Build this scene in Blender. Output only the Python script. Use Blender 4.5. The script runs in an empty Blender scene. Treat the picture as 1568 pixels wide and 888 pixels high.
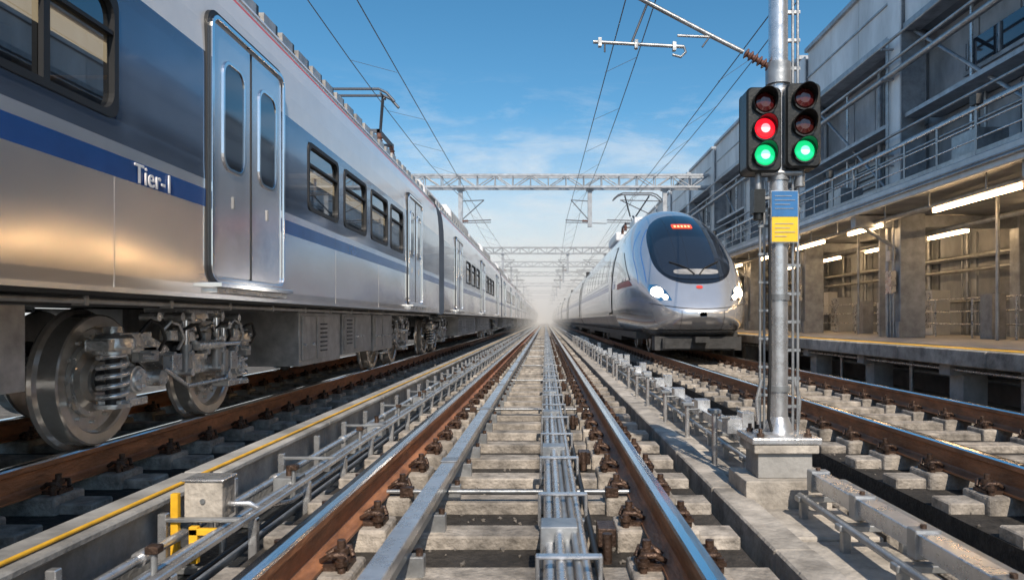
import bpy, math, random
from mathutils import Vector, Matrix, Quaternion
random.seed(7)
S=bpy.context.scene
R=math.radians
# ---------------------------------------------------------------- materials
def mat(name,col,metal=0.0,rough=0.5,nscale=0,namt=0.0,bump=0.0,bscale=None,stretch=(1,1,1),col2=None,rvar=0.0,emit=0,ecol=None,coat=0,dist=0.02):
    m=bpy.data.materials.new(name); m.use_nodes=True
    nt=m.node_tree; b=nt.nodes['Principled BSDF']
    b.inputs['Base Color'].default_value=(*col,1); b.inputs['Metallic'].default_value=metal
    b.inputs['Roughness'].default_value=rough
    if coat: b.inputs['Coat Weight'].default_value=coat; b.inputs['Coat Roughness'].default_value=0.05
    if emit:
        b.inputs['Emission Color'].default_value=(*(ecol or col),1); b.inputs['Emission Strength'].default_value=emit
    if nscale or bump:
        tc=nt.nodes.new('ShaderNodeTexCoord'); mp=nt.nodes.new('ShaderNodeMapping')
        mp.inputs['Scale'].default_value=stretch
        nt.links.new(tc.outputs['Object'],mp.inputs['Vector'])
    if nscale:
        n=nt.nodes.new('ShaderNodeTexNoise'); n.inputs['Scale'].default_value=nscale; n.inputs['Detail'].default_value=6
        n.inputs['Roughness'].default_value=0.65
        nt.links.new(mp.outputs[0],n.inputs['Vector'])
        cr=nt.nodes.new('ShaderNodeValToRGB')
        c2=col2 or tuple(c*(1-namt) for c in col); c1=tuple(min(1,c*(1+namt*0.6)) for c in col)
        cr.color_ramp.elements[0].position=0.33; cr.color_ramp.elements[1].position=0.68
        cr.color_ramp.elements[0].color=(*c2,1); cr.color_ramp.elements[1].color=(*c1,1)
        nt.links.new(n.outputs['Fac'],cr.inputs['Fac']); 
        n3=nt.nodes.new('ShaderNodeTexNoise'); n3.inputs['Scale'].default_value=nscale*0.17; n3.inputs['Detail'].default_value=3
        nt.links.new(mp.outputs[0],n3.inputs['Vector'])
        mr=nt.nodes.new('ShaderNodeMapRange'); mr.inputs['From Min'].default_value=.35; mr.inputs['From Max'].default_value=.65
        mr.inputs['To Min'].default_value=1-namt*.7; mr.inputs['To Max'].default_value=1.05
        nt.links.new(n3.outputs['Fac'],mr.inputs['Value'])
        mx=nt.nodes.new('ShaderNodeMix'); mx.data_type='RGBA'; mx.blend_type='MULTIPLY'; mx.inputs['Factor'].default_value=1
        nt.links.new(cr.outputs['Color'],mx.inputs['A']); nt.links.new(mr.outputs[0],mx.inputs['B'])
        nt.links.new(mx.outputs['Result'],b.inputs['Base Color'])
        if rvar:
            r=nt.nodes.new('ShaderNodeMapRange'); r.inputs['To Min'].default_value=max(0,rough-rvar); r.inputs['To Max'].default_value=rough+rvar
            nt.links.new(n.outputs['Fac'],r.inputs['Value']); nt.links.new(r.outputs[0],b.inputs['Roughness'])
    if bump:
        n2=nt.nodes.new('ShaderNodeTexNoise'); n2.inputs['Scale'].default_value=bscale or nscale*2; n2.inputs['Detail'].default_value=4 if dist<.05 else .3
        nt.links.new(mp.outputs[0],n2.inputs['Vector'])
        bp=nt.nodes.new('ShaderNodeBump'); bp.inputs['Strength'].default_value=min(1,bump); bp.inputs['Distance'].default_value=dist
        nt.links.new(n2.outputs['Fac'],bp.inputs['Height']); nt.links.new(bp.outputs[0],b.inputs['Normal'])
    return m
def glassmat(name,tint,mixf,rough=0.02):
    m=bpy.data.materials.new(name); m.use_nodes=True; nt=m.node_tree; nt.nodes.clear()
    o=nt.nodes.new('ShaderNodeOutputMaterial'); t=nt.nodes.new('ShaderNodeBsdfTransparent'); t.inputs[0].default_value=(*tint,1)
    g=nt.nodes.new('ShaderNodeBsdfGlossy'); g.inputs['Roughness'].default_value=rough; g.inputs[0].default_value=(.9,.95,1,1)
    f=nt.nodes.new('ShaderNodeFresnel'); f.inputs['IOR'].default_value=1.5
    a=nt.nodes.new('ShaderNodeMath'); a.operation='ADD'; a.inputs[1].default_value=mixf; a.use_clamp=True
    nt.links.new(f.outputs[0],a.inputs[0])
    x=nt.nodes.new('ShaderNodeMixShader'); nt.links.new(a.outputs[0],x.inputs[0]); nt.links.new(t.outputs[0],x.inputs[1]); nt.links.new(g.outputs[0],x.inputs[2])
    nt.links.new(x.outputs[0],o.inputs[0]); return m

M={}
M['steel']=mat('stainless_steel',(.93,.88,.84),.90,.17,1.2,.08,.6,.9,(1,.55,1.5),rvar=.06,dist=.07)
M['steel2']=mat('door_steel',(.88,.88,.9),.85,.2,3,.08,.3,1.2,rvar=.06,dist=.055)
M['chrome']=mat('chrome',(.95,.95,.96),1,.10)
M['band']=mat('window_band_blue',(.17,.22,.31),.65,.12,2,.2,.4,1.0,(1,.6,1.3),coat=.7,dist=.055)
M['blue']=mat('blue_stripe_paint',(.015,.09,.33),.0,.22,3,.15,coat=.3)
M['white']=mat('white_paint',(.88,.87,.87),.12,.22,3,.05,.15,1.6,coat=.5,dist=.03)
M['roof']=mat('roof_paint',(.74,.75,.77),.1,.4,4,.15,.05)
M['red']=mat('red_paint',(.6,.06,.05),0,.35)
M['black']=mat('black_rubber',(.015,.016,.018),0,.5)
M['blackg']=mat('black_gloss',(.012,.014,.02),0,.08,coat=1)
M['dark']=mat('underframe_dark',(.06,.062,.065),.3,.5,6,.4,.3,20)
M['grey']=mat('equipment_grey',(.50,.49,.48),.4,.38,7,.3,.15,20,rvar=.1)
M['cast']=mat('cast_steel',(.87,.87,.85),.70,.25,12,.28,.25,50,rvar=.1)
M['spring']=mat('spring_steel',(.92,.92,.93),.75,.18,20,.15)
M['wheel']=mat('wheel_steel',(.93,.85,.78),.68,.17,9,.18,.06,30,rvar=.07)
M['rust']=mat('rail_rust',(.45,.20,.10),.15,.55,14,.45,.4,60,(1,.3,1),rvar=.12)
M['rustd']=mat('fastening_rust',(.12,.075,.055),.5,.42,30,.5,.4,80)
M['railtop']=mat('rail_head_polished',(.92,.90,.9),1,.14,5,.12,.04,20,(3,.25,1),rvar=.06)
M['conc']=mat('concrete_light',(.48,.445,.40),0,.8,5,.48,.5,35)
M['conc2']=mat('concrete_sleeper',(.43,.39,.345),0,.8,9,.58,.6,50)
M['concg']=mat('concrete_grey',(.38,.38,.375),0,.75,3,.4,.4,25)
M['bed']=mat('track_bed_gap_shade',(.045,.04,.036),0,.9,16,.6,.9,45)  # near-black base puts the shadow between sleepers into the bed's colour
M['ground']=mat('ground_gravel',(.17,.155,.135),0,.9,12,.6,.8,40)
M['stone']=mat('gravel_stone',(.22,.20,.18),0,.85,9,.5,.3,40)
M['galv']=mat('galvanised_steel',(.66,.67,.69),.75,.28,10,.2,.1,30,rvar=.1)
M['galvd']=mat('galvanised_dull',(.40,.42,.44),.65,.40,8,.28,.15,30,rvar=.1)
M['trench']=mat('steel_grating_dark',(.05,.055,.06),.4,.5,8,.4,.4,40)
M['yellow']=mat('yellow_paint',(.85,.48,.03),0,.45,8,.25,.1)
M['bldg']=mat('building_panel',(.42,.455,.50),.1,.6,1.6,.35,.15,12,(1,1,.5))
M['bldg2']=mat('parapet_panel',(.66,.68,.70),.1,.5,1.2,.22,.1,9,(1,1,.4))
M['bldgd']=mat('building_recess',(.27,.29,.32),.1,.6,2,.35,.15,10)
M['frame']=mat('structure_steel',(.40,.43,.47),.4,.45,5,.3,.1,20)
M['plat']=mat('platform_paving',(.56,.53,.48),0,.6,4,.25,.2,30)
M['wire']=mat('wire_dark',(.10,.11,.13),.6,.5)
M['tubelamp']=mat('tube_lamp_lit',(1,.85,.62),0,.5,emit=24,ecol=(1,.64,.32))
M['seat']=mat('seat_fabric',(.02,.06,.2),0,.8)
M['interior']=mat('interior_panel',(.32,.29,.25),0,.6)
M['inlamp']=mat('interior_lamp_lit',(1,.8,.5),0,.5,emit=3.0,ecol=(1,.68,.34))
M['glass']=glassmat('window_glass',(.12,.14,.17),.18)
M['dglass']=mat('dark_glass',(.04,.05,.07),.5,.05,coat=1)
M['text']=mat('white_lettering',(.95,.95,.97),0,.4)
M['hsr']=mat('silver_paint',(.66,.69,.74),.7,.2,1.5,.07,.03,2,coat=.7,rvar=.04)
M['hsrblue']=mat('bright_blue_paint',(.03,.2,.62),.2,.25,coat=.5)
M['head']=mat('headlight_lit',(1,.97,.9),0,.3,emit=7,ecol=(1,.90,.74))
M['led']=mat('led_display_lit',(.5,.04,.02),0,.4,emit=.8,ecol=(1,.10,.03))
M['ledt']=mat('led_characters_lit',(1,.4,.2),0,.4,emit=2.2,ecol=(1,.3,.15))
M['sigred']=mat('signal_red_lit',(1,.02,.02),0,.3,emit=1.3,ecol=(1,.012,.03))
M['siggreen']=mat('signal_green_lit',(.02,.6,.25),0,.3,emit=.9,ecol=(.01,.85,.27))
M['sigoff']=mat('signal_lens_off',(.07,.006,.006),0,.12,coat=1)
M['sigoff2']=mat('signal_lens_dim',(.06,.008,.006),0,.12,coat=1)
M['sigcore']=mat('signal_core_lit',(1,.5,.5),0,.3,emit=2,ecol=(1,.22,.25))
M['sigcoreg']=mat('signal_core_green_lit',(.5,1,.7),0,.3,emit=1.6,ecol=(.22,1,.5))
M['housing']=mat('signal_housing',(.02,.022,.022),.2,.36,20,.3,.1,60)
M['signblue']=mat('sign_blue',(.03,.16,.40),0,.4,20,.15)
M['signyel']=mat('sign_yellow',(.85,.55,.03),0,.4,20,.12)
M['insul']=mat('insulator_brown',(.16,.08,.06),0,.25)

# ---------------------------------------------------------------- mesh builder
class MB:
    def __init__(s): s.v=[];s.f=[];s.m=[];s.s=[];s.mats=[]
    def mi(s,k):
        if k not in s.mats: s.mats.append(k)
        return s.mats.index(k)
    def add(s,vs,fs,k,smooth=False):
        o=len(s.v); s.v+= [tuple(v) for v in vs]; i=s.mi(k)
        for f in fs: s.f.append([o+a for a in f]); s.m.append(i); s.s.append(smooth)
    def box(s,x0,x1,y0,y1,z0,z1,k):
        vs=[(x0,y0,z0),(x1,y0,z0),(x1,y1,z0),(x0,y1,z0),(x0,y0,z1),(x1,y0,z1),(x1,y1,z1),(x0,y1,z1)]
        s.add(vs,[(0,3,2,1),(4,5,6,7),(0,1,5,4),(1,2,6,5),(2,3,7,6),(3,0,4,7)],k)
    def cbox(s,c,d,k,rot=None):
        vs=[]
        for z in(-1,1):
            for (x,y) in((-1,-1),(1,-1),(1,1),(-1,1)):
                v=Vector((x*d[0]/2,y*d[1]/2,z*d[2]/2))
                if rot is not None: v=rot@v
                vs.append(v+Vector(c))
        s.add(vs,[(0,3,2,1),(4,5,6,7),(0,1,5,4),(1,2,6,5),(2,3,7,6),(3,0,4,7)],k)
    def tube(s,pts,r,k,n=8,caps=True,rs=None):
        pts=[Vector(p) for p in pts]; N=len(pts); vs=[];fs=[]
        prev=None
        for i,p in enumerate(pts):
            d=(pts[min(i+1,N-1)]-pts[max(i-1,0)])
            if d.length<1e-9: d=Vector((0,0,1))
            d.normalize()
            if prev is None:
                up=Vector((0,0,1)) if abs(d.z)<.9 else Vector((1,0,0))
                a=d.cross(up).normalized()
            else:
                a=(prev-d*prev.dot(d))
                a=a.normalized() if a.length>1e-6 else d.orthogonal().normalized()
            prev=a; b=d.cross(a)
            rr=rs[i] if rs else r
            for j in range(n):
                t=2*math.pi*j/n; vs.append(p+a*math.cos(t)*rr+b*math.sin(t)*rr)
        for i in range(N-1):
            for j in range(n):
                fs.append((i*n+j,i*n+(j+1)%n,(i+1)*n+(j+1)%n,(i+1)*n+j))
        s.add(vs,fs,k,True)
        if caps:
            s.add(vs[:n],[tuple(range(n))[::-1]],k); s.add(vs[-n:],[tuple(range(n))],k)
    def cyl(s,p0,p1,r,k,n=12,r2=None): s.tube([p0,p1],r,k,n,True,[r,r if r2 is None else r2])
    def lathe(s,c,ax,prof,k,n=24,smooth=True):
        ax=Vector(ax).normalized(); a=ax.orthogonal().normalized(); b=ax.cross(a); c=Vector(c)
        for i in range(len(prof)-1):
            vs=[]
            for (h,r) in prof[i:i+2]:
                for j in range(n):
                    t=2*math.pi*j/n; vs.append(c+ax*h+a*math.cos(t)*r+b*math.sin(t)*r)
            s.add(vs,[(j,(j+1)%n,n+(j+1)%n,n+j) for j in range(n)],k,smooth)
    def coil(s,c,r,w,h,turns,k,n=8):
        pts=[]; T=int(turns*18)
        for i in range(T+1):
            a=2*math.pi*i/18; pts.append((c[0]+r*math.cos(a),c[1]+r*math.sin(a),c[2]+h*i/T))
        s.tube(pts,w,k,n)
    def prism(s,prof,y0,y1,ks,caps=True,smooth=False,closed=True):
        n=len(prof)
        vs=[(x,y0,z) for x,z in prof]+[(x,y1,z) for x,z in prof]
        for i in range(n if closed else n-1):
            k=ks if isinstance(ks,str) else ks[i]
            j=(i+1)%n
            s.add([vs[i],vs[j],vs[n+j],vs[n+i]],[(0,1,2,3)],k,smooth)
        if caps:
            k=ks if isinstance(ks,str) else ks[0]
            s.add(vs[:n],[tuple(range(n))],k); s.add(vs[n:],[tuple(range(n))[::-1]],k)
    def obj(s,name,parent=None,bevel=0,seg=2):
        me=bpy.data.meshes.new(name); me.from_pydata(s.v,[],s.f)
        for k in s.mats: me.materials.append(M[k])
        me.polygons.foreach_set('material_index',s.m); me.polygons.foreach_set('use_smooth',s.s); me.update()
        o=bpy.data.objects.new(name,me); S.collection.objects.link(o)
        if parent:
            o.parent=parent; o.matrix_parent_inverse=Matrix.Translation(-Vector(parent.location))
        if bevel:
            b=o.modifiers.new('bev','BEVEL'); b.width=bevel; b.segments=seg; b.limit_method='ANGLE'; b.angle_limit=R(50)
        return o
def empty(name,loc=(0,0,0)):
    e=bpy.data.objects.new(name,None); e.location=loc; e.empty_display_size=.3; S.collection.objects.link(e); return e
def rr(a0,a1,b0,b1,r,n=6):
    pts=[]
    for (ca,cb,st) in((a1-r,b1-r,0),(a0+r,b1-r,90),(a0+r,b0+r,180),(a1-r,b0+r,270)):
        for i in range(n+1):
            t=R(st+90*i/n); pts.append((ca+r*math.cos(t),cb+r*math.sin(t)))
    return pts
def ring(mb,x0,x1,y0,y1,z0,z1,w,ro,ri,k):
    o=rr(y0-w,y1+w,z0-w,z1+w,ro); i=rr(y0,y1,z0,z1,ri); n=len(o)
    vs=[(x1,a,b) for a,b in o]+[(x1,a,b) for a,b in i]+[(x0,a,b) for a,b in o]+[(x0,a,b) for a,b in i]
    fs=[]
    for a in range(n):
        b=(a+1)%n; fs+=[(a,b,n+b,n+a),(2*n+a,2*n+b,b,a),(n+a,n+b,3*n+b,3*n+a)]
    mb.add(vs,fs,k)
def plate(mb,x0,x1,y0,y1,z0,z1,r,k):
    o=rr(y0,y1,z0,z1,r); n=len(o)
    vs=[(x1,a,b) for a,b in o]+[(x0,a,b) for a,b in o]
    mb.add(vs,[tuple(range(n))]+[(n+a,n+(a+1)%n,(a+1)%n,a) for a in range(n)],k)

# ---------------------------------------------------------------- ground
g=MB(); g.add([(-600,-60,-.44),(600,-60,-.44),(600,1500,-.44),(-600,1500,-.44)],[(0,1,2,3)],'ground'); g.obj('ground')
g=MB()
for (xa,xb,zb,cnt) in((.93,1.015,-.43,500),(2.07,2.18,-.43,500),(-2.43,-2.31,-.43,500),(4.42,4.9,-.43,1600),(-1.10,.70,-.27,1500),(2.2,4.4,-.27,1500)):
    for _ in range(cnt):
        x=random.uniform(xa,xb); y=1.5+random.random()**1.6*26; r=random.uniform(.007,.02)
        q=Quaternion((random.random(),random.random(),random.random()+.1),random.uniform(0,6)).to_matrix()
        vs=[q@Vector((a*r*random.uniform(.6,1.1),b*r*random.uniform(.6,1.1),c*r*random.uniform(.5,1)))+Vector((x,y,zb)) for a,b,c in((1,0,0),(-1,0,0),(0,1,0),(0,-1,0),(0,0,1),(0,0,-1))]
        g.add(vs,[(0,2,4),(2,1,4),(1,3,4),(3,0,4),(2,0,5),(1,2,5),(3,1,5),(0,3,5)],'stone')
g.obj('gravel')

# ---------------------------------------------------------------- tracks
FAR=260
def railway_track(xc):
    e=empty('railway_track',(xc,10,-.1))
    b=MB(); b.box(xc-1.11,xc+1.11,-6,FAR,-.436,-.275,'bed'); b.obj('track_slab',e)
    G=.7175
    for sd,nm in((-1,'rail_1'),(1,'rail_2')):
        rx=xc+sd*G; m=MB()
        pr=[(-.070,-.172),(.070,-.172),(.070,-.160),(.020,-.145),(.011,-.135),(.011,-.052),(.036,-.040),(.0365,-.012),(.030,-.002),(0,0),(-.030,-.002),(-.0365,-.012),(-.036,-.040),(-.011,-.052),(-.011,-.135),(-.020,-.145),(-.070,-.160)]
        pr=[(rx+x,z) for x,z in pr]
        ks=['rust']*17; ks[8]='railtop';ks[9]='railtop'; ks[7]='railtop'; ks[10]='railtop'
        m.prism(pr,-6,FAR,ks); m.obj(nm,e)
    sl=MB(); fa=MB(); pd=MB(); slf=MB()
    y=-2.0
    while y<FAR-120:
        j=random.uniform(-.012,.012)
        s_=sl if y<25 else slf; p_=pd if y<25 else slf
        s_.box(xc-1.10+j,xc+1.10+j,y-.095,y+.095,-.30,-.215+j*.4,'conc2')
        for sd in(-1,1):
            rx=xc+sd*G
            p_.box(rx-.19,rx+.19,y-.13,y+.13,-.30,-.178,'conc2')
            if y<55:
                for q in(-1,1):
                    fx=rx+q*.115
                    fa.box(fx-.05,fx+.05,y-.06,y+.06,-.18,-.158,'rustd')
                    if y<26:
                        fa.cyl((fx+q*.008,y,-.16),(fx+q*.008,y,-.075),.017,'rustd',8)
                        fa.cyl((fx+q*.008,y,-.132),(fx+q*.008,y,-.105),.03,'rustd',6)
                        fa.cyl((fx+q*.008,y,-.158),(fx+q*.008,y,-.146),.036,'rustd',10)
                        fa.cyl((fx+q*.03,y-.075,-.18),(fx+q*.03,y-.075,-.12),.016,'rustd',6); fa.cyl((fx+q*.03,y-.075,-.15),(fx+q*.03,y-.075,-.132),.026,'rustd',6)
                        for dy in(-.035,.035):
                            fa.tube([(fx+q*.045,y+dy,-.150),(fx+q*.03,y+dy*1.5,-.118),(fx-q*.02,y+dy*1.5,-.12),(fx-q*.06,y+dy,-.146)],.012,'rustd',6)
        y+=.6
    sl.obj('sleepers',e,.008,1); slf.obj('sleepers_far',e); pd.obj('bearing_blocks',e,.015,2); fa.obj('rail_fastenings',e)
    return e
railway_track(-.2); railway_track(-3.55); railway_track(3.3)

e=empty('guide_bar',(-.54,8,-.05)); m=MB()
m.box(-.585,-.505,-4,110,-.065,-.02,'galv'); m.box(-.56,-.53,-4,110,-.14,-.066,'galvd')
y=-1.4
while y<50:
    m.box(-.62,-.47,y-.03,y+.03,-.225,-.135,'galvd'); m.cyl((-.60,y,-.135),(-.60,y,-.11),.016,'rustd',6); m.cyl((-.49,y,-.135),(-.49,y,-.11),.016,'rustd',6); y+=.6
y=-.7
while y<40: m.box(-.592,-.498,y-.06,y+.06,-.019,-.012,'galvd'); y+=2.4
m.obj('bar',e,.006,1)
e=empty('cable_conduit',(.08,8,-.1)); m=MB()
for x,z,r,k in((.02,-.12,.028,'galv'),(.085,-.115,.032,'galvd'),(.15,-.13,.02,'galv'),(.055,-.065,.018,'galv'),(.20,-.15,.014,'black'),(.115,-.065,.014,'galvd')):
    m.cyl((x,-4,z),(x,120,z),r,k,10)
y=-1.1
while y<50:
    m.box(-.03,.20,y-.025,y+.025,-.205,-.16,'galvd'); m.box(-.03,.19,y-.02,y+.02,-.048,-.036,'galv'); m.box(-.035,-.02,y-.02,y+.02,-.19,-.036,'galv'); m.box(.185,.20,y-.02,y+.02,-.19,-.036,'galv'); y+=.9
y=2.9
while y<40:
    m.box(-.02,.13,y-.07,y+.07,-.2,-.035,'galvd'); m.cyl((.25,y,-.2),(.25,y,-.08),.02,'rustd',8); m.cbox((.27,y+.3,-.17),(.08,.14,.08),'rustd'); y+=1.8
m.obj('pipes',e,.004,1)
e=empty('tie_rod',(-.2,6,-.12)); m=MB()
y=3.9
while y<40:
    m.cyl((-.86,y,-.15),(.46,y,-.15),.012,'galvd',8); m.cbox((-.75,y,-.15),(.07,.05,.05),'rustd'); m.cbox((.36,y,-.15),(.07,.05,.05),'rustd'); y+=3.6
m.obj('rods',e)

e=empty('cable_trough',(-1.85,8,-.2)); m=MB()
y=-4
while y<120:
    L=2.0
    m.box(-1.98,-1.84,y,y+L-.012,-.438,-.10,'concg'); 
    m.box(-2.02,-1.80,y+.005,y+L-.017,-.10,-.065,'concg')
    y+=L
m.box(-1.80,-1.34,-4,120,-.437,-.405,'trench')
m.obj('trough_wall',e,.008,1)
m=MB()
m.cyl((-1.86,-4,-.052),(-1.86,110,-.052),.009,'yellow',8)
for x,z,r,k in((-1.70,-.22,.022,'galv'),(-1.62,-.27,.03,'galvd'),(-1.52,-.2,.018,'galv'),(-1.44,-.3,.025,'galvd'),(-1.40,-.24,.012,'black')):
    m.cyl((x,-4,z),(x,110,z),r,k,10)
m.obj('trough_pipes',e)
m=MB(); y=-.4; i=0
while y<50:
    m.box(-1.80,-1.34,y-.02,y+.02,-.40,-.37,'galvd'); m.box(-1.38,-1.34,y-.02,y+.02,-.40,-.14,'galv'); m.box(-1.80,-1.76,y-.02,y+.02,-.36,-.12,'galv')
    if i%2: m.box(-1.80,-1.34,y-.018,y+.018,-.16,-.141,'galvd')
    if i%3==0: m.cbox((-1.55,y+.25,-.22),(.14,.16,.12),'galvd'); m.cyl((-1.55,y+.25,-.16),(-1.55,y+.25,-.10),.02,'rustd',8)
    if i%2==0:
        m.cyl((-1.70,y+.4,-.22),(-1.70,y+.46,-.22),.034,'galv',10); m.cyl((-1.47,y+.1,-.36),(-1.47,y+.1,-.08),.014,'galvd',6); m.cbox((-1.47,y+.1,-.08),(.05,.05,.03),'rustd')
    i+=1; y+=.75
m.box(-1.38,-1.345,-4,110,-.14,-.115,'galv')
m.obj('trough_brackets',e,.004,1)
e=empty('steel_channel',(-2.35,8,-.2)); m=MB()
m.box(-2.3,-2.16,-4,120,-.438,-.25,'concg'); m.cyl((-2.1,-4,-.3),(-2.1,110,-.3),.03,'galvd',10)
m.obj('channel',e,.01,1)
e=empty('junction_box',(-1.58,3.45,-.1)); m=MB()
m.box(-1.70,-1.52,3.38,3.52,-.16,.02,'conc'); m.box(-1.71,-1.51,3.37,3.53,.02,.032,'galv')
m.cyl((-1.61,3.378,-.07),(-1.61,3.37,-.07),.012,'galvd',10)
m.obj('box',e,.008)
m=MB(); m.box(-1.75,-1.715,3.35,3.38,-.34,-.03,'yellow'); m.box(-1.64,-1.60,3.30,3.33,-.34,-.17,'yellow'); m.box(-1.64,-1.52,3.30,3.33,-.21,-.18,'yellow')
for x in(-1.68,-1.55): m.cyl((x,3.45,-.42),(x,3.45,-.16),.018,'galvd',8)
m.tube([(-1.52,3.45,-.1),(-1.42,3.45,-.1),(-1.38,3.47,-.13),(-1.38,3.9,-.2),(-1.38,6,-.2)],.014,'galv',8)
m.obj('brackets',e,.004,1)

e=empty('concrete_kerb',(.95,8,-.2)); m=MB(); y=-4
while y<120:
    m.box(1.02,1.20,y,y+1.19,-.438,-.24+random.uniform(-.004,.004),'conc'); y+=1.2
m.obj('kerb_blocks',e,.01,1)
e=empty('walkway_slab',(1.6,8,-.3)); m=MB(); y=-4.2
while y<110:
    L=random.choice((.9,1.2,.6)); z=-.33+random.uniform(0,.03)
    m.box(1.24,1.7,y,y+L-.03,-.437,z,'conc'); 
    if random.random()<.8: m.box(1.74,2.06,y+.05,y+L-.05,-.437,z-.04+random.uniform(0,.04),'conc2')
    y+=L
m.obj('slabs',e,.01,1)
e=empty('cable_tray',(1.6,9,-.1)); m=MB()
def tray(y0,y1):
    for x,w,z0,z1,k in((1.50,.07,-.14,-.06,'galv'),(1.64,.045,-.15,-.10,'galvd')):
        m.box(x-w/2,x+w/2,y0,y1,z0,z1,k)
    m.box(1.455,1.545,y0,y1,-.062,-.054,'galv')
    m.cyl((1.41,y0,-.19),(1.41,y1,-.19),.018,'galvd',8); m.cyl((1.73,y0,-.17),(1.73,y1,-.17),.02,'galv',8)
    y=y0+.35
    while y<min(y1,50):
        m.box(1.38,1.76,y-.03,y+.03,-.215,-.185,'galvd')
        for x in(1.42,1.70): m.box(x-.02,x+.02,y-.02,y+.02,-.36,-.2,'galvd')
        m.box(1.45,1.555,y-.035,y+.035,-.16,-.045,'galvd'); m.cyl((1.50,y,-.05),(1.50,y,-.03),.014,'rustd',6)
        y+=.55
tray(-3,3.98); tray(4.75,100)
m.obj('tray_beam',e,.005,1)
e2=empty('post_cluster',(1.6,7,0)); m=MB(); y=5.4
while y<34:
    h=random.uniform(.0,.10); x=1.30+random.uniform(-.04,.04)
    m.cyl((x,y,-.34),(x,y,h),.022,'galv',8); m.cbox((x,y,h),(.09,.09,.03),'galvd')
    m.cbox((x+.16,y+.1,-.02),(.12,.16,.12),'galv'); m.tube([(x,y,h-.05),(x+.1,y,h-.05),(x+.16,y+.1,h-.08)],.012,'galvd',6)
    if random.random()<.6: m.box(1.56,1.66,y+.3,y+.45,-.09,.08+random.uniform(-.05,.03),'galv')
    y+=random.uniform(.9,1.6)
m.obj('posts',e2,.005,1)

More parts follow.
